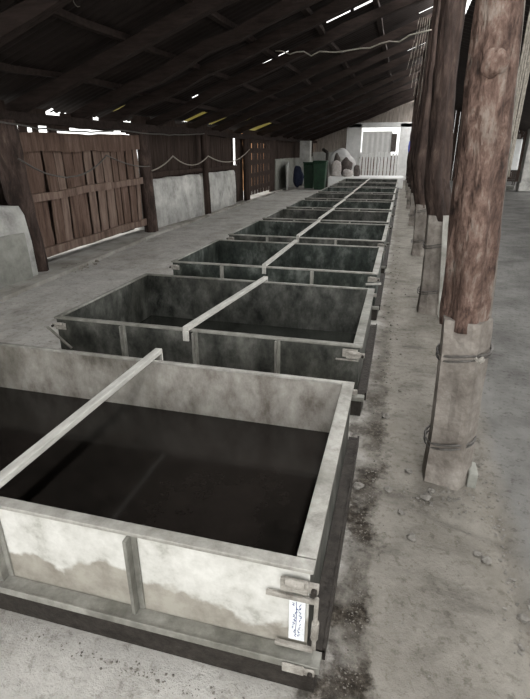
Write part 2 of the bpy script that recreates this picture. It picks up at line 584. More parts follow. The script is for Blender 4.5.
# the walkway beside the tanks is browner trodden dust, its colour darkened to offset the strong ridge light, the floor left of the tanks paler concrete
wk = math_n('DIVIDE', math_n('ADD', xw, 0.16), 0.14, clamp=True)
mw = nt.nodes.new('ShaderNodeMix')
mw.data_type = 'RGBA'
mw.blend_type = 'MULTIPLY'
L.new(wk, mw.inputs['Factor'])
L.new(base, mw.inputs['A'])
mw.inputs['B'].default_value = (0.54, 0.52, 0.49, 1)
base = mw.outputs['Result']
# dark shadow bands across the walkway, painted into its colour
pm = ramp(nt, [(0.53, (0, 0, 0)), (0.66, (1, 1, 1))])
L.new(nz(1.7, 9, .65, (1.0, 2.2, 1)), pm.inputs[0])
inwalk = math_n('SUBTRACT', 1.0, math_n('DIVIDE', math_n('SUBTRACT', math_n('ABSOLUTE', math_n('SUBTRACT', xw, 0.2)), 0.25), 0.2, clamp=True), clamp=True)
base = mixc(math_n('MULTIPLY', math_n('MULTIPLY', pm.outputs[0], inwalk), 0.6), base, (0.085, 0.076, 0.066))
# floor beyond the posts is a smoother, slightly darker grey slab
xw2 = math_n('ADD', sep.outputs['X'], math_n('MULTIPLY', wob, .3))
rt = math_n('DIVIDE', math_n('SUBTRACT', xw2, 0.60), 0.10, clamp=True)
rg = ramp(nt, [(0.35, (0.115, 0.111, 0.104)), (0.65, (0.225, 0.220, 0.207))])
L.new(nz(1.6, 14, .7), rg.inputs[0])
base = mixc(rt, base, rg.outputs[0])
sp = ramp(nt, [(0.36, (0.45, 0.43, 0.40)), (0.46, (1, 1, 1))])
L.new(nz(26, 6, .7), sp.inputs[0])
ms = nt.nodes.new('ShaderNodeMix')
ms.data_type = 'RGBA'
ms.blend_type = 'MULTIPLY'
ms.inputs['Factor'].default_value = 0.55
L.new(base, ms.inputs['A'])
L.new(sp.outputs[0], ms.inputs['B'])
base = ms.outputs['Result']
L.new(base, fb.inputs['Base Color'])
fb.inputs['Roughness'].default_value = 0.95
fb.inputs['Specular IOR Level'].default_value = 0.1
bp = nt.nodes.new('ShaderNodeBump')
bp.inputs['Strength'].default_value = 0.9
bp.inputs['Distance'].default_value = 0.02
L.new(nz(20, 10, .7), bp.inputs['Height'])
L.new(bp.outputs[0], fb.inputs['Normal'])
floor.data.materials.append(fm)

# ground outside
for nm, b in (('yard_ground', (-30, -5.6, -12, 45, -0.25, -0.05)), ('yard_ground', (6.6, 30, -12, 45, -0.25, -0.05)),
              ('yard_ground', (-5.6, 6.6, 31.5, 45, -0.25, -0.05)), ('yard_ground', (-5.6, 6.6, -12, -3.4, -0.25, -0.05))):
    struct(boxo(nm, b, 'yard'))

# long raised kerb lines on the left walkway
def kerb(bm):
    pts = [(-4.25, -1), (-4.33, 4.4), (-4.75, 8.9), (-4.85, 14), (-4.98, 21.5)]
    for (x0, y0), (x1, y1) in zip(pts, pts[1:]):
        obar(bm, (x0, y0, 0.008), (x1, y1, 0.008), 0.08, 0.06)


struct(mk('trim_1', kerb, 'floor'))


def slab_left(bm):
    for (x0, y0), (x1, y1) in (((-4.30, 4.4), (-4.74, 8.9)), ((-4.74, 8.9), (-4.84, 14)), ((-4.84, 14), (-4.97, 21.5)), ((-4.22, -1), (-4.30, 4.4))):
        vs = [bm.verts.new(p) for p in ((x0, y0, 0.012), (x1, y1, 0.012), (-5.5, y1, 0.012), (-5.5, y0, 0.012))]
        bm.faces.new(vs)
        lo = [bm.verts.new((v.co.x, v.co.y, -0.03)) for v in vs]
        bm.faces.new(lo[::-1])
        for i in range(4):
            bm.faces.new((vs[i], vs[(i + 1) % 4], lo[(i + 1) % 4], lo[i]))


struct(mk('trim_2', slab_left, 'floor'))


# ---- left wall: plastered low wall sections with boarding above
def low_wall(bm, pts, th, top, seed=0, batter=0.03, rnd=0.06):
    """thick rough low wall following (x, y) points (inner face)"""
    prof = [(0.0, -0.02), (batter * .3, top * 0.5), (batter, top - rnd), (batter + rnd * .6, top), (th, top), (th, -0.02)]
    rows = []
    P = []
    for (x0, y0), (x1, y1) in zip(pts, pts[1:]):
        m = max(1, int(hypot(x1 - x0, y1 - y0) / 0.15))
        for k in range(m):
            P.append((x0 + (x1 - x0) * k / m, y0 + (y1 - y0) * k / m))
    P.append(pts[-1])
    for x, y in P:
        row = []
        for i, (dx, z) in enumerate(prof):
            nn = noise.noise(Vector((y * 1.7, i * 1.1, seed)))
            row.append(bm.verts.new((x - dx - 0.02 * nn, y, z + (0.03 * nn if 2 <= i <= 4 else 0))))
        rows.append(row)
    n = len(prof)
    for a, b in zip(rows, rows[1:]):
        for j in range(n):
            bm.faces.new((a[j], a[(j + 1) % n], b[(j + 1) % n], b[j]))
    bm.faces.new(rows[0][::-1])
    bm.faces.new(rows[-1])


struct(mk('wall_left', lambda bm: low_wall(bm, [(-4.70, 2.6), (-4.72, 5.55)], 0.5, 0.93, 1, 0.05, 0.12), 'plaster', smooth=False))
struct(mk('wall_left', lambda bm: low_wall(bm, [(-4.705, 2.6), (-4.70, 4.4), (-4.70, 5.4)], 0.06, 0.60, 1, 0.01, 0.01), 'cement', loc=(0.02, 0, 0)))
struct(mk('wall_left', lambda bm: low_wall(bm, [(-5.10, 9.62), (-4.98, 12.35)], 0.3, 1.03, 2), 'plaster'))
struct(mk('wall_left', lambda bm: low_wall(bm, [(-4.97, 12.6), (-5.08, 15.45)], 0.3, 1.02, 3), 'plaster'))
struct(mk('wall_left', lambda bm: low_wall(bm, [(-5.12, 21.0), (-5.12, 30.4)], 0.3, 1.25, 4), 'cement'))


def boards(bm, x, y0, y1, z0, z1, w, th, seed, gap=0.006, skew=0.0, x1=None):
    y = y0
    rnd = random.Random(seed)
    while y < y1 - 0.02:
        ww = min(w * rnd.uniform(0.75, 1.25), y1 - y)
        t = (y - y0) / (y1 - y0)
        xx = x + ((x1 - x) * t if x1 is not None else 0) + rnd.uniform(-.008, .008)
        g_ = gap * rnd.uniform(0.2, 1.8)
        top = z1 + rnd.uniform(-.02, .02)
        vs = box(bm, xx - th, xx, y + g_ / 2, y + ww - g_ / 2, z0 + rnd.uniform(-.015, .015), top)
        sk = skew * rnd.uniform(-1, 1)
        for v in vs:
            if v.co.z > (z0 + z1) / 2:
                v.co.y += sk
        y += ww


for nm, a, sd in (('wall_left', (-5.25, -2.9, 2.4, 0, 2.2, 0.2, 0.03), 10),
                  ('wall_left', (-5.02, 2.4, 5.35, 0.85, 2.16, 0.2, 0.03), 11),
                  ('wall_left', (-5.16, 9.62, 15.5, 0.95, 2.16, 0.19, 0.03), 12),
                  ('wall_left', (-5.20, 15.45, 16.6, -0.02, 1.15, 0.2, 0.03), 14), ('wall_left', (-5.20, 15.9, 16.6, 1.14, 2.1, 0.2, 0.03), 15),
                  ('wall_left', (-5.2, 21.0, 30.4, 1.1, 2.16, 0.2, 0.03), 13)):
    struct(mk(nm, lambda bm, a=a, sd=sd: boards(bm, *a, sd), 'dark_board'))
# horizontal rail half way up the boarding
struct(mk('trim_3', lambda bm: (obar(bm, (-5.08, 9.65, 1.12), (-5.0, 12.4, 1.14), .07, .09, 4, .02, 2),
                                obar(bm, (-5.0, 12.6, 1.12), (-5.1, 15.4, 1.12), .07, .09, 4, .02, 5)), 'dark_board'))

# far end wall: white rendered frame round the opening, pale boards above
YE = 30.4


def end_frame(bm):
    box(bm, -3.30, -2.46, YE, YE + .3, 0, 2.98)
    box(bm, -0.36, 0.30, YE, YE + .3, 0, 2.98)
    box(bm, -3.30, 0.30, YE, YE + .3, 2.76, 3.02)


struct(mk('wall_end', end_frame, 'white', bevel=0.02))
struct(boxo('wall_end', (-5.5, -3.30, YE, YE + .25, 0, 1.5), 'plaster'))


def end_boards(bm):
    rnd = random.Random(4)
    x = -5.4
    while x < 0.3:
        w = rnd.uniform(.16, .24)
        z0 = 1.45 if x < -3.45 else 3.03
        box(bm, x + .005, x + w - .02, YE + .08, YE + .12, z0, roof_z(x) - .02)
        x += w
    for pts in (((-5.4, 1.4), (-3.3, 1.4), (-3.3, 2.9), (-5.4, 2.12)), ((-3.3, 2.9), (.3, 3.0), (.3, 4.25))):
        a = [bm.verts.new((x, YE + .13, z)) for x, z in pts]
        b = [bm.verts.new((x, YE + .15, z)) for x, z in pts]
        bm.faces.new(a)
        bm.faces.new(b[::-1])
        for q in range(len(pts)):
            bm.faces.new((a[q], a[(q + 1) % len(pts)], b[(q + 1) % len(pts)], b[q]))


struct(mk('wall_end', end_boards, 'pale_board'))


def end_right(bm):
    rnd = random.Random(5)
    x = 0.30
    while x < 6.5:
        w = rnd.uniform(.16, .24)
        box(bm, x + .003, x + w - .006, YE + .08, YE + .12, 0, 4.2)
        x += w


struct(mk('wall_end', end_right, 'dark_board'))
# ochre wall added outside to make the lattice gaps look orange
struct(boxo('wall_added', (-6.8, -6.5, 21.3, 34, -0.05, 3.4), 'ochre_backing'))

# ---- roof
HOLES = [(-2.85, -2.29, 10.17, 10.30), (-1.50, -1.11, 9.56, 9.68), (-1.05, -0.76, 9.60, 9.73), (-4.27, -4.14, 10.25, 10.34),
         (-5.2, -4.95, 8.7, 8.95), (-5.2, -4.65, 11.8, 12.15), (-5.2, -4.75, 13.4, 13.75), (-5.2, -4.5, 15.1, 15.5),
         (-5.3, -4.5, 17.3, 18.2), (-0.2, 0.26, 21.3, 21.55), (-.2, .25, 15.6, 15.75), (-5.45, -5.36, 7.2, 7.3), (-5.3, -5.2, 7.8, 7.88), (.0, .3, 12.0, 12.1), (-.9, -.5, 24.6, 24.8)]


def roof_sheet(bm):
    step = 0.0375
    ny = int((30.7 + 3.1) / step)
    xs = sorted({-5.45, -5.0, -4.0, -3.5, -3.2, -2.0, -.5, .36} | {h[0] for h in HOLES} | {h[1] for h in HOLES})
    prev = None
    for j in range(ny + 1):
        y = -3.1 + j * step
        row = []
        sheet = int((y + 3.1) / 0.9)
        for x in xs:
            upper = 0.012 if (x < -2.3) else 0
            row.append(bm.verts.new((x, y, roof_z(x) + 0.19 + 0.014 * cos(j * pi / 2 + .4) + 0.008 * (sheet % 2) + upper * 0 + 0.02 * noise.noise(Vector((x * .5, sheet, 0))))))
        if prev:
            for i in range(len(xs) - 1):
                cx, cy = (xs[i] + xs[i + 1]) / 2, y - step / 2
                if any(a < cx < b and c < cy < d for a, b, c, d in HOLES):
                    continue
                bm.faces.new((prev[i], prev[i + 1], row[i + 1], row[i]))
        prev = row


roof = struct(mk('ceiling', roof_sheet, 'roof'))
sm = roof.modifiers.new('solid', 'SOLIDIFY')
sm.thickness = 0.004


def roof_right(bm):
    step = 0.15
    ny = int((30.7 + 3.1) / step)
    prev = None
    for j in range(ny + 1):
        y = -3.1 + j * step
        row = [bm.verts.new((x, y, 4.05 - 0.30 * (x - .9) + 0.012 * (-1) ** j)) for x in (0.88, 2.0, 4.5, 7.0)]
        if prev:
            for i in range(3):
                bm.faces.new((prev[i], prev[i + 1], row[i + 1], row[i]))
        prev = row


def fibre_patches(bm):
    for a, b, c, d in HOLES[5:9] + [HOLES[4]]:
        vs = [bm.verts.new((x, y, roof_z(x) + .21)) for x, y in ((a - .02, c - .05), (b + .02, c - .05), (b + .02, d + .05), (a - .02, d + .05))]
        bm.faces.new(vs)


fp_ = struct(mk('ceiling', fibre_patches, 'fibre'))
sm = fp_.modifiers.new('solid', 'SOLIDIFY')
sm.thickness = 0.003
rr_ = struct(mk('ceiling', roof_right, 'roof'))
sm = rr_.modifiers.new('solid', 'SOLIDIFY')
sm.thickness = 0.004

# ridge purlins carried by the posts
struct(mk('trim_4', lambda bm: obar(bm, (0.36, -3.0, 4.02), (0.36, 30.4, 4.02), .12, .16, 30, .05, 3), 'rafter'))
# wall plate along the left eave
struct(mk('trim_5', lambda bm: obar(bm, (-4.98, -3.0, 1.99), (-5.05, 30.4, 2.02), .14, .13, 40, .04, 8), 'rafter'))
# ragged boards between plate and roof
def ragged(bm):
    rnd = random.Random(9)
    y = 5.6
    while y < 9.4:
        w = rnd.uniform(.12, .4)
        if rnd.random() < .75:
            box(bm, -5.17, -5.15, y, y + w, 2.0, roof_z(-5.15) + rnd.uniform(.02, .15))
        y += w + rnd.uniform(0, .04)
    for a, b in ((-3, 5.6), (9.4, 10.1), (10.6, 11.3), (12.0, 13.3), (14.0, 15.1), (16.5, 30.4)):
        box(bm, -5.17, -5.15, a, b, 2.0, roof_z(-5.15) + .16)


struct(mk('wall_left', ragged, 'dark_board'))


def eave_scraps(bm):
    rnd = random.Random(19)
    y = 5.9
    while y < 9.3:
        w = rnd.uniform(.06, .22)
        drop = .02 + .10 * max(0, noise.noise(Vector((y * 2.1, 0, 4)))) + rnd.uniform(0, .02)
        if 6.05 < y < 6.2 or 6.3 < y < 6.42 or 6.55 < y < 6.75 or y > 8.9:
            drop = .13
        box(bm, -5.06, -5.03, y, y + w, 1.945 - drop, 1.96)
        y += w


struct(mk('wall_left', eave_scraps, 'dark_board'))

# ---- rafters: pole beams running up the roof slope
RY = [4.42, 6.15, 7.45, 8.5, 9.95, 12.1, 13.8, 15.6, 18.3, 20.2, 22.4, 24.6, 26.8, 28.8]
RL = ['heavy squared rafter nearest the viewer in the upper corner of the roof',
      'broad dark rafter, second from the viewer, ending over the board gate',
      'dark rafter, third from the viewer, rising above the middle of the board gate',
      'dark rafter, fourth from the viewer, ending near the far end of the board gate',
      'dark rafter just behind the bright slits in the roof sheets',
      'sooty rafter, sixth from the viewer, ending near the thin post between the plaster walls',
      'sooty rafter, seventh from the viewer, over the farther plaster wall',
      'sooty rafter, eighth from the viewer, over the tall bright slit in the wall',
      'sooty rafter, ninth from the viewer, over the lattice gate',
      'sooty rafter, tenth from the viewer, just beyond the lattice gate',
      'sooty rafter over the dark green bins',
      'sooty rafter over the sacks and the front of the pale platform',
      'second farthest rafter from the viewer, over the back of the pale platform',
      'farthest rafter, closest to the pale boards above the doorway']
for i, y in enumerate(RY):
    w, h = (.13, .15) if i < 2 else (.12, .16)
    x0, x1 = -5.25, 0.42
    yj = random.uniform(-.08, .08)
    o = mk('roof_rafter', lambda bm: obar(bm, (x0, y + yj, roof_z(x0) + .02 - .02), (x1, y - yj, roof_z(x1)), w, h, 14, .05, i * 1.7), 'rafter')
    tag(o, RL[i], 'rafter', 'rafters of the lean-to roof')
for i, x in enumerate([-4.4, -3.4, -2.5, -1.6, -0.7]):
    o = mk('roof_purlin', lambda bm: obar(bm, (x, -3.0, roof_z(x) + .135), (x, 30.3, roof_z(x) + .135), .09, .07, 40, .05, 30 + i), 'rafter')
    tag(o, ['purlin closest to the low eave on top of the rafters', 'second purlin up from the low eave, under the corrugated sheets',
            'middle purlin of the five under the corrugated sheets', 'second purlin down from the ridge posts',
            'topmost purlin beside the ridge posts'][i], 'purlin', 'long purlins under the roof sheets')

# ================================================================= TANKS
XL, XR = -2.36, -0.148
TANKS = [  # front Y, back Y, water z, wall material front, inner
    (1.07, 2.34, .15, 'steel_bright', 'steel_pale', 'nearest open steel tank, its front panel pale and blotched with lime'),
    (2.88, 4.28, .035, 'steel_dark', 'steel_dark', 'second nearest steel tank, dark with a stained front and loose corner strut'),
    (4.88, 6.34, .14, 'steel_green', 'steel_green', 'third tank from the viewer, greenish front panels between pale ribs'),
    (6.80, 8.40, .15, 'steel_dark', 'steel_green', 'fourth tank from the viewer, abreast of the foot of the third post'),
    (8.70, 10.25, .15, 'steel_dark', 'steel_dark', 'fifth tank from the viewer, abreast of the post between plaster walls'),
    (10.65, 12.3, .18, 'steel_dark', 'steel_green', 'sixth tank from the viewer, in the middle of the row'),
    (12.8, 14.5, .18, 'steel_dark', 'steel_dark', 'seventh tank from the viewer, beyond the middle of the row'),
    (15.0, 16.9, .18, 'steel_dark', 'steel_green', 'eighth tank from the viewer, level with the lattice gate'),
    (17.4, 19.5, .18, 'steel_dark', 'steel_dark', 'second farthest tank, last but one before the pale platform'),
    (20.0, 22.3, .18, 'steel_dark', 'steel_dark', 'farthest tank of the row, next to the pale platform by the doorway')]
T = 0.010


def corner_bracket(parent, x, y, sx, sy, mat, z=0.44, big=True):
    """flat iron plates bolted over a corner, with an eye sticking out sideways"""
    h = parent

    def f(bm):
        box(bm, min(x, x - sx * .085), max(x, x - sx * .085), y - .012 if sy < 0 else y, y if sy < 0 else y + .012, z - .062, z - .012)
        box(bm, min(x - sx * .02, x + sx * .03), max(x - sx * .02, x + sx * .03), y - .010 if sy < 0 else y - .008, y + .008 if sy < 0 else y + .010, z - .052, z - .022)
        tube(bm, [(x - sx * .07, y + sy * .014, z - .018), (x - sx * .01, y + sy * .016, z - .02)], .014, 8)
    b = mk('corner_bracket', f, mat, h, bevel=.003)
    mk('bolt', lambda bm: tube(bm, [(x + sx * .018, y + sy * .010, z - .036), (x + sx * .018, y + sy * .026, z - .036)], .009, 8), 'iron', b)
    return b


def make_tank(i):
    y0, y1, wz, mf, mi, lab = TANKS[i]
    t = thing('steel_tank', lab, 'tank', (0, y0, 0), 'row of open steel tanks')
    D = y1 - y0
    W0, W1, Z0, Z1 = (XL if i else -2.52), XR, 0.02, 0.455
    rm = 'rim' if i < 1 or i >= 2 else 'rim_dark'
    back_m = mi if i else 'steel_pale'
    inner = 'steel_pale' if i == 0 else mi

    def dented(xa, xb, ya, yb, axis_, seed, amp=.004):
        def f(bm):
            n, m = 22, 7
            L0 = (xb - xa) if axis_ == 'x' else (yb - ya)
            grids = []
            for side in (0, 1):
                gr = []
                for a in range(n + 1):
                    col = []
                    for b in range(m + 1):
                        u = a / n
                        z = Z0 + (Z1 - Z0) * b / m
                        dn = amp * noise.noise(Vector((u * L0 * 2.2, z * 4, seed))) if 0 < a < n and 0 < b < m else 0
                        if axis_ == 'x':
                            col.append(bm.verts.new((xa + L0 * u, (ya if side == 0 else yb) + dn, z)))
                        else:
                            col.append(bm.verts.new(((xa if side == 0 else xb) + dn, ya + L0 * u, z)))
                    gr.append(col)
                grids.append(gr)
            for gr in grids:
                for a in range(n):
                    for b in range(m):
                        bm.faces.new((gr[a][b], gr[a + 1][b], gr[a + 1][b + 1], gr[a][b + 1]))
            A, B = grids
            for a in range(n):
                bm.faces.new((A[a][0], A[a + 1][0], B[a + 1][0], B[a][0]))
                bm.faces.new((A[a][m], A[a + 1][m], B[a + 1][m], B[a][m]))
            for b in range(m):
                bm.faces.new((A[0][b], A[0][b + 1], B[0][b + 1], B[0][b]))
                bm.faces.new((A[n][b], A[n][b + 1], B[n][b + 1], B[n][b]))
        return f
    fp = mk('front_panel', dented(W0, W1, 0, T, 'x', i * 3.1), 'limed' if i == 0 else mf, t, smooth=False)
    if i == 0:
        fp['label'] = 'pale front panel with brown tide marks'
    mk('back_panel', dented(W0, W1, D - T, D, 'x', i * 3.1 + 1), back_m, t)
    mk('side_panel', dented(W0, W0 + T, T, D - T, 'y', i * 3.1 + 2), inner, t)
    mk('side_panel', dented(W1 - T, W1, T, D - T, 'y', i * 3.1 + 3), 'steel_dark' if i == 0 else inner, t)
    boxo('base_panel', (W0 + T, W1 - T, T, D - T, .012, .022), 'steel_dark', t)
    # rim rails
    fw = .044 if i == 0 else .038
    boxo('rim_rail', (W0 - .012, W1 + .012, -.012, fw - .012, .452, .468), rm, t, bevel=.003)
    boxo('rim_rail', (W0 - .012, W1 + .012, D - .018, D + .010, .452, .466), rm, t, bevel=.003)
    sw = .060 if i < 3 else .05
    boxo('rim_rail', (W1 - sw + .012, W1 + .012, fw - .008, D - .022, .452, .470), rm, t, bevel=.003)
    boxo('rim_rail', (W0 - .012, W0 + .022, fw - .008, D - .022, .452, .468), rm, t, bevel=.003)
    # stiffening ribs
    ribs = [-0.81, -1.31, -1.84] if i == 0 else ([-.68, -1.26, -1.81] if i == 1 else [-0.80, -1.78])
    if i == 0:
        ribs = [-0.73, -1.27, -1.82]
    for x in ribs:
        mk('stiffener', lambda bm: (box(bm, x - .016, x - .004, -.036, -.001, .13, .450),
                                    box(bm, x - .016, x + .016, -.007, -.001, .13, .450)), 'rim_dark' if i < 2 else 'rim', t)  # near tanks' ribs take the darker steel to paint in their shaded sides
    if i < 6:
        for x in ribs:
            mk('stiffener', lambda bm: box(bm, x - .014, x + .014, D + .001, D + .028, .13, .450), 'rim_dark', t)
    # lower flange shelf and plinth
    def fl(bm):
        box(bm, W0 - .05, W1 + .05, -.062, -.002, .118, .128)
        box(bm, W0 - .05, W1 + .05, -.064, -.058, .105, .134)
    mk('bottom_flange', fl, 'rim_dark', t, bevel=.002)

    def fs(bm):
        box(bm, W1 + .002, W1 + .058, .004, D + .01, .118, .128)
        box(bm, W1 + .050, W1 + .060, .004, D + .01, .085, .140)
    mk('bottom_flange', fs, 'iron', t)
    mk('plinth', lambda bm: (box(bm, W0 + .01, W1 + .035, -.045, -.030, -.01, .112),
                             box(bm, W1 + .022, W1 + .035, -.028, D, -.01, .112)), 'iron', t)
    if i < 5:
        corner_bracket(t, W1, -.012, 1, -1, 'bracket')
        corner_bracket(t, W0, -.012, -1, -1, 'bracket')
        corner_bracket(t, W1, D + .012, 1, 1, 'bracket')
    if i == 0:
        # lower corner plate, hinge straps and label strip on the near corner
        def lowb(bm):
            box(bm, W1 - .065, W1 + .005, -.074, -.066, .098, .134)
            box(bm, W1 + .004, W1 + .038, -.073, -.066, .102, .130)
        lb = mk('corner_bracket', lowb, 'bracket', t, bevel=.004)
        mk('bolt', lambda bm: tube(bm, [(W1 + .024, -.073, .116), (W1 + .024, -.086, .116)], .008, 10), 'iron', lb)
        mk('hinge_strap', lambda bm: box(bm, W1 - .13, W1 + .022, -.022, -.012, .345, .362), 'bracket', t, bevel=.002)
        mk('hinge_strap', lambda bm: box(bm, W1 - .10, W1 + .022, -.026, -.012, .142, .156), 'bracket', t, bevel=.002)
        mk('hinge_pin', lambda bm: (tube(bm, [(W1 + .024, -.017, .15), (W1 + .026, -.017, .37)], .007, 8),
                                    tube(bm, [(W1 + .024, -.017, .20), (W1 + .026, -.017, .27)], .012, 8)), 'bracket', t)
        ls = mk('label_strip', lambda bm: box(bm, W1 - .058, W1 - .008, -.010, -.003, .165, .34), 'paper', t)
        ls['label'] = 'white label strip with faded blue handwriting'

        def scrib(bm):
            rnd = random.Random(31)
            z = .325
            while z > .185:
                for k in range(2):
                    xa = W1 - .045 + rnd.uniform(0, .010) + k * .014
                    pts = [(xa + rnd.uniform(-.004, .006), -.0108, z - .004 * q + rnd.uniform(-.002, .002)) for q in range(4)]
                    tube(bm, pts, .0011, 4)
                z -= .0165
            tube(bm, [(W1 - .036, -.0108, .33), (W1 - .034, -.0108, .26), (W1 - .037, -.0108, .19)], .0009, 4)
        mk('handwriting', scrib, 'ink', ls)
        # wet tide stains running along the foot of the front panel
    if i == 1:
        mk('corner_strut', lambda bm: (obar(bm, (W0 - .05, -.05, .40), (W0 + .13, -.05, .25), .018, .010),), 'rim', t)
        mk('corner_plate', lambda bm: (box(bm, W1 - .11, W1 - .015, -.016, -.006, .385, .440),
                                       box(bm, W1 - .15, W1 - .005, -.022, -.008, .362, .372)), 'bracket', t, bevel=.003)
    if i == 2:
        mk('corner_strut', lambda bm: obar(bm, (W1 - .10, -.03, .355), (W1 + .05, -.03, .37), .012, .020), 'bar', t)
    # liquid
    wl = ['dark still liquid filling the nearest tank', 'low pool of dark liquid in the second tank', 'dark liquid in the third tank from the viewer',
          'dark liquid in the fourth tank from the viewer', 'dark liquid in the fifth tank from the viewer', 'dark liquid in the sixth tank, mid row',
          'dark liquid in the seventh tank beyond mid row', 'dark liquid in the eighth tank level with the lattice gate',
          'dark liquid in the last but one tank', 'dark liquid in the farthest tank by the pale platform'][i]
    w = boxo('brine', (W0 + T + .004, W1 - T - .004, y0 + T + .004, y1 - T - .004, .0225, wz), 'water' if i in (0, 4, 6) else 'water2')
    tag(w, wl, 'liquid', 'dark liquid in the tanks')
    return t


for i in range(len(TANKS)):
    make_tank(i)

BARL = ['long pale crossbar laid over the nearest tank', 'pale crossbar over the second nearest tank', 'pale crossbar over the third tank from the viewer',
        'pale crossbar over the fourth tank from the viewer', 'pale crossbar over the fifth tank from the viewer', 'pale crossbar over the sixth tank, mid row',
        'pale crossbar over the seventh tank beyond mid row', 'pale crossbar over the eighth tank level with the lattice gate',
        'pale crossbar over the last but one tank', 'pale crossbar over the farthest tank']
for i, (y0, y1, *_r) in enumerate(TANKS):
    xa, xb = [(-1.31, -1.31), (-1.31, -1.15), (-1.30, -1.28)][i] if i < 3 else (-1.33, -1.30)
    t = thing('crossbar', BARL[i], 'bar', (0, 0, 0), 'crossbars over the tanks')
    yb = y1 + (.10 if i == 0 else .06)
    mk('rail', lambda bm: obar(bm, (xa, y0 - .05, .486), (xb, yb, .486), .044, .030), 'bar', t, bevel=.004)
    mk('end_hook', lambda bm: box(bm, xa - .020, xa + .020, y0 - .056, y0 - .042, .40, .470), 'bar', t)
    mk('end_hook', lambda bm: box(bm, xb - .020, xb + .020, yb - .012, yb + .004, .415, .470), 'bar', t)

# pale platform beyond the tanks
tag(boxo('loading_platform', (-3.3, 0.05, 23.6, 25.6, 0, .46), 'white', bevel=.03),
    'low pale platform at the end of the tank row before the doorway', 'platform')

# ================================================================= POSTS
def big_post(k, y, base_x, mid_x, top_x, r, casing_h, lab, seed, bands=(.72, .24), ztop=None):
    t = thing('roof_post', lab, 'post', (base_x, y, 0), 'row of timber posts along the walkway')
    zt = 4.0 if ztop is None else ztop
    mk('timber', lambda bm: post_shape(bm, [(-.02, 0, casing_h - .05), (mid_x - base_x, 0, 1.35), ((top_x - base_x) * .7 + (mid_x - base_x) * .3, 0, 2.2), (top_x - base_x, 0, zt)],
                                       [r * 1.02, r * 1.0, r * .86, r * .8], 40, .22, seed, .07, 0, .03), 'post' if k == 0 else 'post_dark', t, smooth=True)
    mk('concrete_casing', lambda bm: post_shape(bm, [(0, 0, -.03), (-.0, 0, .22), (-.02, 0, casing_h - .06), (-.025, 0, casing_h)], [r * 1.42, r * 1.34, r * 1.30, r * 1.27],
                                                24, .10, seed + 3, 0, 5), 'casing', t)
    for j, z in enumerate(bands):
        mk('wire_band', lambda bm: (ring_band(bm, (-.01, 0, z), r * 1.21, r * 1.21, .02, .006, 28, .006),
                                    ring_band(bm, (-.01, 0, z - .022), r * 1.21, r * 1.21, .026, .005, 28, .004)), 'wire', t, smooth=True)
    return t


p1 = big_post(0, 2.33, .378, .325, .265, .100, .88, 'thickest nearest roof post, reddish timber in a cracked concrete casing with two wire bands', 1.0)
# pale splice timber nailed to the right face of the first post
mk('splice_timber', lambda bm: post_shape(bm, [(.070, .04, .35), (.065, .03, .8), (.035, .04, 1.3), (-.005, .05, 2.0), (-.05, .05, 2.6)], [.034, .036, .028, .022, .018], 12, .3, 7.0, .05),
   'casing', p1, smooth=True)
mk('wire_twist', lambda bm: (tube(bm, [(.02, -.15, .735), (.04, -.155, .715), (.055, -.150, .725), (.045, -.145, .74)], .008, 6),
                             lump(bm, (.045, -.155, .728), (.018, .014, .016), 2, 1)), 'bracket', p1)
mk('plinth_stone', lambda bm: box(bm, .10, .145, -.08, .03, -.02, .075), 'cement', p1, bevel=.006)
mk('knot', lambda bm: lump(bm, (-.085, -.088, 1.90), (.045, .022, .05), 3, 3, .3), 'post', p1, smooth=True)
big_post(1, 5.3, .43, .32, .27, .118, 1.0, 'second roof post from the viewer, brown timber half hidden behind the thickest one', 4.0)
big_post(2, 8.45, .40, .25, .28, .118, .8, 'third roof post from the viewer, leaning, with a grey casing at its foot', 6.5)
big_post(3, 12.0, .38, .27, .30, .12, .7, 'fourth roof post from the viewer, dark timber', 9.2)
big_post(4, 15.6, .34, .28, .30, .12, .6, 'fifth roof post from the viewer, dark and mostly hidden', 11.2)
big_post(5, 19.2, .32, .28, .30, .12, .5, 'third farthest roof post, dark, mostly hidden', 12.9)
big_post(6, 23.0, .32, .28, .30, .12, .4, 'second farthest roof post, dark, with a red and blue rag on it', 14.2)
big_post(7, 27.0, .32, .28, .30, .12, .4, 'farthest roof post beside the doorway', 16.6)
# pale board leaning on the second post
tag(mk('pale_board', lambda bm: obar(bm, (.52, 5.02, .02), (.44, 5.06, 1.02), .05, .03), 'rim'), 'short pale board standing against the second post', 'board')

# wall posts on the left
t = thing('wall_post', 'thick crooked dark post between the near plaster wall and the board gate', 'post', (-4.84, 5.78, 0))
mk('timber', lambda bm: post_shape(bm, [(.02, 0, -.03), (-.02, -.03, .5), (-.10, -.06, 1.0), (-.12, -.10, 1.95)], [.09, .11, .17, .17], 16, .22, 21, .08), 'post_dark', t, smooth=True)
t = thing('wall_post', 'dark squared post between the board gate and the middle plaster wall', 'post', (-4.98, 9.42, 0))
mk('timber', lambda bm: post_shape(bm, [(0, 0, -.03), (-.02, 0, 1.0), (-.03, 0, 1.96)], [.135, .13, .125], 16, .12, 23, .10), 'post_dark', t, smooth=True)
t = thing('wall_post', 'thin dark post between the two plaster wall sections', 'post', (-4.90, 12.48, 0))
mk('timber', lambda bm: post_shape(bm, [(0, 0, -.03), (-.02, 0, 1.0), (-.03, 0, 1.96)], [.085, .085, .08], 14, .15, 25, .08), 'dark_board', t, smooth=True)
t = thing('wall_post', 'dark post beside the tall bright slit and the lattice gate', 'post', (-5.02, 16.45, 0))
mk('timber', lambda bm: post_shape(bm, [(0, 0, -.03), (-.02, 0, 1.0), (-.03, 0, 1.96)], [.11, .10, .10], 14, .15, 27, .08), 'dark_board', t, smooth=True)

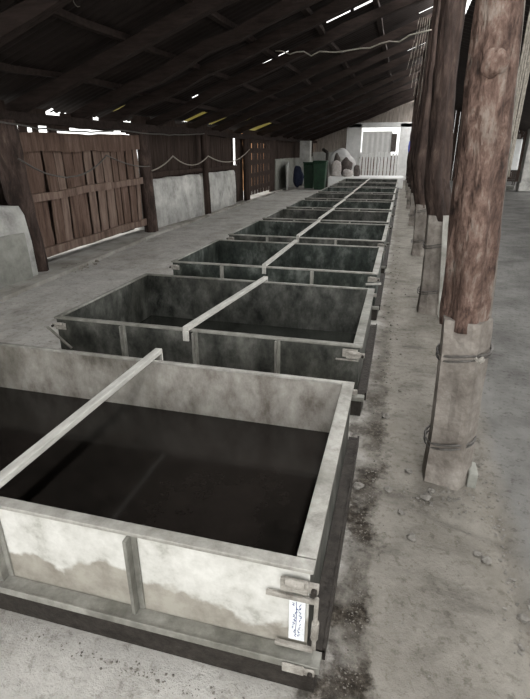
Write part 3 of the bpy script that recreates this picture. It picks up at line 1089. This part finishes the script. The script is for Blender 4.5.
# ================================================================= BOARD GATE
G0, G1 = Vector((-4.95, 5.86, 0)), Vector((-5.03, 9.26, 0))
gate = thing('board_gate', 'wide brown gate of upright boards with three rails, daylight above and below', 'gate')
d = (G1 - G0).normalized()
nrm = Vector((d.y, -d.x, 0))
rnd = random.Random(3)
n = 15
Lg = (G1 - G0).length
s_ = 0.03
for k in range(30):
    w = min(rnd.uniform(.16, .26), Lg - s_)
    if w < .05:
        break
    c = G0 + d * (s_ + w / 2)
    zt = 1.74 + rnd.uniform(-.03, .03)
    zb = .20 + rnd.uniform(-.02, .02)
    bend = rnd.uniform(-.03, .03)
    tilt = rnd.uniform(-.03, .03)

    def plank(bm):
        rings = []
        m = 9
        for q in range(m + 1):
            z = zb + (zt - zb) * q / m
            cc = c + d * (bend * sin(pi * q / m) + tilt * (q / m - .5) + .012 * noise.noise(Vector((k, q * .8, 0)))) - nrm * .03
            ww = w * (1 + .10 * noise.noise(Vector((k * 3.3, q * .6, 5)))) / 2
            rings.append([bm.verts.new(cc + d * a * ww + nrm * b * .006 + Vector((0, 0, z))) for a, b in ((-1, -1), (1, -1), (1, 1), (-1, 1))])
        for a, b in zip(rings, rings[1:]):
            for j in range(4):
                bm.faces.new((a[j], a[(j + 1) % 4], b[(j + 1) % 4], b[j]))
        bm.faces.new(rings[0][::-1])
        bm.faces.new(rings[-1])
    mk('plank', plank, rnd.choice(['board', 'board_light', 'board_light', 'board']), gate)
    s_ += w + rnd.choice([.02, .035, .055, .045])
Z = Vector((0, 0, 1))
for z, h, z2 in ((1.70, .26, 1.73), (.98, .11, 1.03), (.20, .13, .24)):
    mk('rail', lambda bm: obar(bm, G0 + nrm * .01 + Z * z, G1 + nrm * .01 + Z * z2, .05, h, 10, .02, z * 7), 'board_light' if z < 1.5 else 'board', gate)
# dark backing boards added a little behind the gate so that only slits of daylight show
bk = mk('gap_backing', lambda bm: boards(bm, -5.30, 5.3, 9.6, 0.06, 1.72, .25, .02, 77, .003, 0.0, -5.35), 'dark_board')
tag(bk, 'added dark backing showing between the planks of the board gate', 'fence')

# ================================================================= LATTICE GATE
lg = thing('lattice_gate', 'dark lattice gate of slats with orange daylight showing through', 'gate', (-5.12, 0, 0))
for k in range(9):
    y = 16.75 + k * .40
    mk('slat', lambda bm: obar(bm, (0, y, .12), (0, y + rnd.uniform(-.05, .05), 1.94), .03, .27 + rnd.uniform(-.03, .03)), 'dark_board', lg)
for z in (.35, .78, 1.2, 1.58, 1.9):
    mk('rail', lambda bm: obar(bm, (.03, 16.6, z), (.03, 20.2, z), .03, .16, 6, .01, z), 'dark_board', lg)
struct(boxo('wall_left', (-5.22, -5.18, 20.2, 21.05, 0, 2.1), 'dark_board'))

# ================================================================= FAR DOORWAY
sh = mk('hanging_sheet', lambda bm: None, 'cloth') if False else None


def sheet(bm):
    n, m = 40, 10
    for side in (0, 1):
        gr = [[bm.verts.new((-2.42 + 1.66 * a / n, YE + .22 + side * .012 + .03 * sin(a * .9) * (1 - .4 * b / m), 2.58 - 1.35 * b / m)) for b in range(m + 1)] for a in range(n + 1)]
        for a in range(n):
            for b in range(m):
                bm.faces.new((gr[a][b], gr[a + 1][b], gr[a + 1][b + 1], gr[a][b + 1]))


tag(mk('hanging_sheet', sheet, 'sheet', smooth=True), 'pale sheet hanging in the upper part of the far doorway', 'sheet')
tag(mk('hanging_cloth', lambda bm: box(bm, -.80, -.50, YE + .12, YE + .15, 1.5, 2.45), 'brown_sack', bevel=.01), 'narrow brown cloth hanging beside the pale sheet in the doorway', 'cloth')
tag(mk('gap_backing', lambda bm: [box(bm, -3.0 + .2 * k, -2.81 + .2 * k, 31.9, 31.93, -.05, 1.3) for k in range(16)], 'board'), 'added brown backing that darkens the gaps between the pale pickets', 'fence')  # boards added outside so the picket gaps stay dark
pf = thing('picket_gate', 'low gate of pale upright pickets across the far doorway', 'gate', (0, YE - .15, 0))
rnd = random.Random(13)
x = -2.45
while x < -.42:
    w = rnd.uniform(.09, .16)
    zt = 1.45 + rnd.uniform(-.1, .08)
    mk('picket', lambda bm: box(bm, x, x + w, 0, .025, .0, zt), 'white', pf)
    x += w + rnd.uniform(.03, .07)
for z in (.5, 1.15):
    mk('rail', lambda bm: box(bm, -2.48, -.4, .028, .06, z, z + .08), 'pale_board', pf)

# ================================================================= THINGS NEAR THE FAR END
# white slab leaning on the far wall, pale pillar, blue bundle
tag(mk('leaning_panel', lambda bm: obar(bm, (-4.72, 21.3, .52), (-5.0, 22.9, .62), .05, 1.0), 'plaster'), 'whitish cracked panel leaning beyond the lattice gate', 'panel')
tag(boxo('white_pillar', (-4.85, -4.35, 24.6, 25.0, 0, 2.0), 'plaster', bevel=.02), 'pale square pillar behind the blue bundle', 'pillar')
tag(mk('blue_bundle', lambda bm: (lump(bm, (-4.62, 23.2, .45), (.22, .28, .47), 3, 3, .35, 0.95),), 'blue', smooth=True), 'dark blue bundle of cloth against the left wall', 'bundle')


def bin_(name, x, y, h, w, lab, mat='green'):
    t = thing(name, lab, 'bin', (x, y, 0))

    def f(bm):
        vs = box(bm, -w / 2, w / 2, -w / 2, w / 2, 0.01, h)
        for v in vs[:4]:
            v.co.x *= .8
            v.co.y *= .8
    mk('body', f, mat, t, bevel=.02)
    mk('lid', lambda bm: box(bm, -w * .54, w * .54, -w * .54, w * .54, h + .001, h + .06), mat, t, bevel=.02)
    mk('handle', lambda bm: tube(bm, [(-w * .4, -w * .57, h - .05), (w * .4, -w * .57, h - .05)], .02, 6), mat, t)


bin_('green_bin', -3.45, 22.2, 1.12, .55, 'bright green bin nearest the heap of sacks')
bin_('green_bin', -4.02, 22.8, 1.05, .5, 'darker green bin beside the blue bundle')


def clutter_lump(name, c, s, seed, mat, lab, cat, grp=None, rough=.35):
    o = mk(name, lambda bm: lump(bm, (0, 0, s[2] * .7), s, seed, 3, rough, .7), mat, smooth=True, loc=c)
    tag(o, lab, cat, grp)


tag(mk('pale_tarpaulin', lambda bm: lump(bm, (-3.05, 26.6, .57), (.72, .30, .80), 5, 4, .8, .72), 'cloth', smooth=True), 'pale crumpled tarpaulin behind the sacks on the platform', 'tarpaulin')
clutter_lump('sack', (-3.02, 24.15, .46), (.26, .20, .42), 2, 'sack', 'upright pale sack at the left end of the pile on the platform', 'sack', 'sacks heaped on the platform')
clutter_lump('sack', (-2.45, 23.95, .46), (.27, .16, .17), 5, 'sack', 'flat pale sack lying in front of the pile', 'sack', 'sacks heaped on the platform')
clutter_lump('sack', (-2.60, 24.80, .46), (.28, .22, .48), 7, 'brown_sack', 'brown sack in the middle of the pile', 'sack', 'sacks heaped on the platform')
clutter_lump('sack', (-3.10, 24.95, .46), (.18, .22, .58), 9, 'brown_sack', 'tall dark sack behind the upright pale one', 'sack', 'sacks heaped on the platform')
clutter_lump('sack', (-2.10, 24.5, .46), (.17, .2, .30), 11, 'brown_sack', 'small brown sack nearest the picket gate', 'sack', 'sacks heaped on the platform')
clutter_lump('round_bundle', (-2.58, 24.30, .46), (.15, .12, .20), 15, 'sack', 'small rounded pale bundle squeezed between the sacks', 'bundle', None, .15)
tag(mk('dark_stove_pipe', lambda bm: (tube(bm, [(-3.28, 22.9, .02), (-3.28, 22.9, 1.5)], .07, 10), tube(bm, [(-3.28, 22.9, 1.5), (-3.5, 23.1, 1.62)], .07, 10)), 'iron', smooth=True),
    'dark bent pipe standing behind the bright green bin', 'pipe')
tag(mk('rag', lambda bm: lump(bm, (.245, 22.83, 1.52), (.05, .03, .26), 3, 2, .4), 'red', smooth=True), 'small red rag hanging on a far post', 'rag')
tag(mk('rag', lambda bm: lump(bm, (.15, 22.80, 1.72), (.035, .03, .24), 8, 2, .4), 'blue_rag', smooth=True), 'small blue rag beside the red one on a far post', 'rag')

# grey cabinet on legs and whitewashed pillar far right
t = thing('metal_cabinet', 'pale grey metal cabinet on legs beyond the posts', 'cabinet', (4.75, 26.0, 0))
mk('body', lambda bm: box(bm, -.36, .30, -.25, .25, .75, 2.05), 'grey_metal', t, bevel=.03)
mk('door', lambda bm: box(bm, -.32, .26, -.275, -.253, .80, 2.0), 'grey_metal', t, bevel=.01)
for sx in (-.33, .27):
    for sy in (-.22, .22):
        mk('leg', lambda bm: obar(bm, (sx, sy, 0), (sx, sy, .75), .04, .04), 'iron', t)
mk('shelf', lambda bm: box(bm, -.34, .28, -.24, .24, .30, .33), 'iron', t)
tag(mk('red_box', lambda bm: box(bm, 4.55, 4.95, 25.85, 26.1, 2.052, 2.28), 'brown_sack', bevel=.03), 'brownish box on top of the grey cabinet', 'box')
tag(mk('whitewashed_pillar', lambda bm: (box(bm, 4.75, 5.35, 23.2, 23.7, 0, 2.4), box(bm, 4.70, 5.40, 23.15, 23.75, 0, .35)), 'plaster', bevel=.03),
    'whitewashed pillar at the far edge of the right-hand floor', 'pillar')
tag(boxo('concrete_block', (4.3, 4.75, 24.2, 24.5, -.01, .16), 'cement', bevel=.02), 'low grey block at the foot of the whitewashed pillar', 'block')

# ================================================================= WIRES AND ROPES
def sag(p, q, s, n=16, w=0.0, seed=0):
    p, q = Vector(p), Vector(q)
    return [p.lerp(q, k / n) - Vector((0, 0, s * 4 * (k / n) * (1 - k / n))) + Vector((0, w * noise.noise(Vector((k * .7, seed, 0))), w * noise.noise(Vector((k * .7, seed, 5)))))
            for k in range(n + 1)]


tag(mk('sagging_cable', lambda bm: tube(bm, sag((-4.70, 4.6, 2.0), (-4.85, 8.3, 1.92), .10, 20, .02) + sag((-4.85, 8.3, 1.92), (-4.88, 12.4, 1.98), .05, 16, .02)[1:], .012, 6), 'wire', smooth=True),
    'grey cable slung along the eave above the board gate', 'cable')
tag(mk('sagging_cable', lambda bm: tube(bm, sag((-4.66, 5.5, 1.50), (-4.84, 7.8, 1.52), .28, 18, .01) + sag((-4.84, 7.8, 1.52), (-4.86, 9.35, 1.30), .06, 8)[1:], .011, 6), 'wire', smooth=True),
    'thin cable drooping across the face of the board gate', 'cable')
tag(mk('sagging_cable', lambda bm: tube(bm, sag((-4.82, 9.35, 1.22), (-4.84, 10.4, 1.48), .04, 8) + sag((-4.84, 10.4, 1.48), (-4.80, 12.4, 1.46), .2, 12)[1:] + sag((-4.80, 12.4, 1.46), (-4.9, 16.4, 1.62), .25, 16)[1:], .013, 6), 'rope', smooth=True),
    'pale cable looping over the plaster wall sections', 'cable')
tag(mk('overhead_wire', lambda bm: tube(bm, sag((-1.85, 7.5, 2.86), (.15, 6.4, 2.80), .10, 18, .05, 2), .008, 5), 'rope', smooth=True), 'thin pale wire strung under the roof towards the posts', 'wire')
tag(mk('wire_loop', lambda bm: tube(bm, [(-3.06 + .05 * cos(a * .5), 4.75, 2.90 + .07 * sin(a * .5)) for a in range(11)], .004, 5), 'rope', smooth=True),
    'small loop of wire dangling from the near rafters', 'wire')
for k in range(5):
    x = .515 - k * .010
    o = mk('hanging_rope', lambda bm: tube(bm, sag((.420 + .012 * k, 2.44 + .016 * k, 2.25), (.408 + .012 * k, 2.42 + .018 * k, 1.42 + .07 * (k % 3)), .0, 12, .008, k * 3), .0045, 6), 'rope', smooth=True)
    tag(o, ['grey rope strand on the thickest post, the one closest to its timber', 'second grey rope strand out from the thickest post', 'middle one of the five rope strands hanging by the thickest post', 'second outermost rope strand hanging by the thickest post', 'outermost rope strand hanging by the thickest post'][k], 'rope', 'rope strands on the thickest post')


def bundle(bm):
    for k, (dx, dz, r) in enumerate(((0, 0, .055), (.03, .07, .05), (-.01, -.06, .045), (.05, -.03, .05), (.06, .12, .05))):
        lump(bm, (.425 + dx, 2.40, 2.08 + dz), (r, r * .8, r * 1.3), k * 2.1, 2, .7)


tag(mk('plastic_bundle', bundle, 'plastic'), 'crumpled pale plastic tied high on the thickest post', 'plastic')
tag(mk('cobweb_string', lambda bm: [tube(bm, sag((.02 + .03 * k, 9.0, 3.45), (-.10 + .05 * k, 9.1, 2.75 - .1 * k), .03, 14, .16, k * 2), .004, 4) for k in range(7)], 'rope'),
    'tangle of pale strings hanging near the third post', 'string', None, 'stuff')

# ================================================================= STONES AND RUBBLE
SL = [(.20, 1.79, .022, 'small rounded stone alone on the walkway nearest the viewer'),
      (-.065, 2.10, .028, 'pale stone in the earth strip beside the nearest tank'),
      (.085, 2.12, .020, 'small pale stone midway between tank and thickest post'),
      (.27, 2.10, .024, 'upright pale pebble at the foot of the thickest post'),
      (.15, 1.95, .016, 'tiny pair of crumbs on the walkway before the thickest post'),
      (.50, 1.74, .022, 'pale stone lying in the broken floor edge'),
      (.47, 1.77, .018, 'smaller stone beside the pale one in the broken floor edge'),
      (.19, 2.30, .022, 'dark clod on the tank side of the thickest post'),
      (.30, 2.16, .020, 'clod touching the front of the thickest post'),
      (.60, 1.50, .020, 'stone at the very edge of the broken floor line'),
      (.05, 2.86, .026, 'pale stone on the walkway beside the second tank')]
for k, (x, y, r, lab) in enumerate(SL):
    o = mk('loose_stone', lambda bm: lump(bm, (0, 0, r * .45), (r, r * .8, r * .7), k * 1.9, 2, .6, .7), 'stone', loc=(x, y, floor_h(x, y)))
    tag(o, lab, 'stone', 'loose stones on the walkway')


def scatter(bm, spots, seed):
    rnd = random.Random(seed)
    for cx, cy, sx, sy, n, rmin, rmax in spots:
        for _ in range(n):
            x, y = cx + rnd.gauss(0, sx), cy + rnd.gauss(0, sy)
            r = .8 * rmin + .8 * (rmax - rmin) * rnd.random() ** 2.5
            lump(bm, (x, y, floor_h(x, y) + r * .3), (r, r * rnd.uniform(.6, 1), r * .7), rnd.random() * 50, 1, .6)


tag(mk('gravel', lambda bm: scatter(bm, [(-.015, 1.3, .020, .3, 420, .0015, .006), (.0, 2.2, .030, .5, 420, .0015, .007), (.02, 3.6, .035, .8, 160, .003, .010),
                                         (.02, 6, .05, 2, 120, .006, .02)], 5), 'crumb'), 'dark gravel and crumbs in the earth strip along the tanks', 'gravel', None, 'stuff')
tag(mk('gravel', lambda bm: scatter(bm, [(.36, 2.12, .12, .07, 150, .003, .013), (.58, 1.8, .025, .35, 150, .003, .013), (.60, 2.3, .04, .2, 60, .003, .012),
                                         (.3, 1.7, .18, .3, 90, .002, .006)], 6), 'stone'), 'fine grit round the thickest post and along the broken floor edge', 'gravel', None, 'stuff')
tag(mk('gravel', lambda bm: scatter(bm, [(-.72, .95, .13, .014, 60, .002, .008), (-.45, .93, .13, .016, 50, .002, .008), (-.95, .955, .10, .012, 30, .002, .006), (-.32, .90, .08, .02, 20, .002, .007)], 8), 'crumb'),
    'dark crumbs on the floor in front of the nearest tank', 'gravel', None, 'stuff')
tag(mk('rubble', lambda bm: scatter(bm, [(-4.56, 6.15, .08, .20, 110, .015, .055), (-4.5, 5.5, .05, .3, 40, .01, .03)], 9), 'casing'),
    'small heap of rubble at the foot of the thick crooked wall post', 'rubble', None, 'stuff')
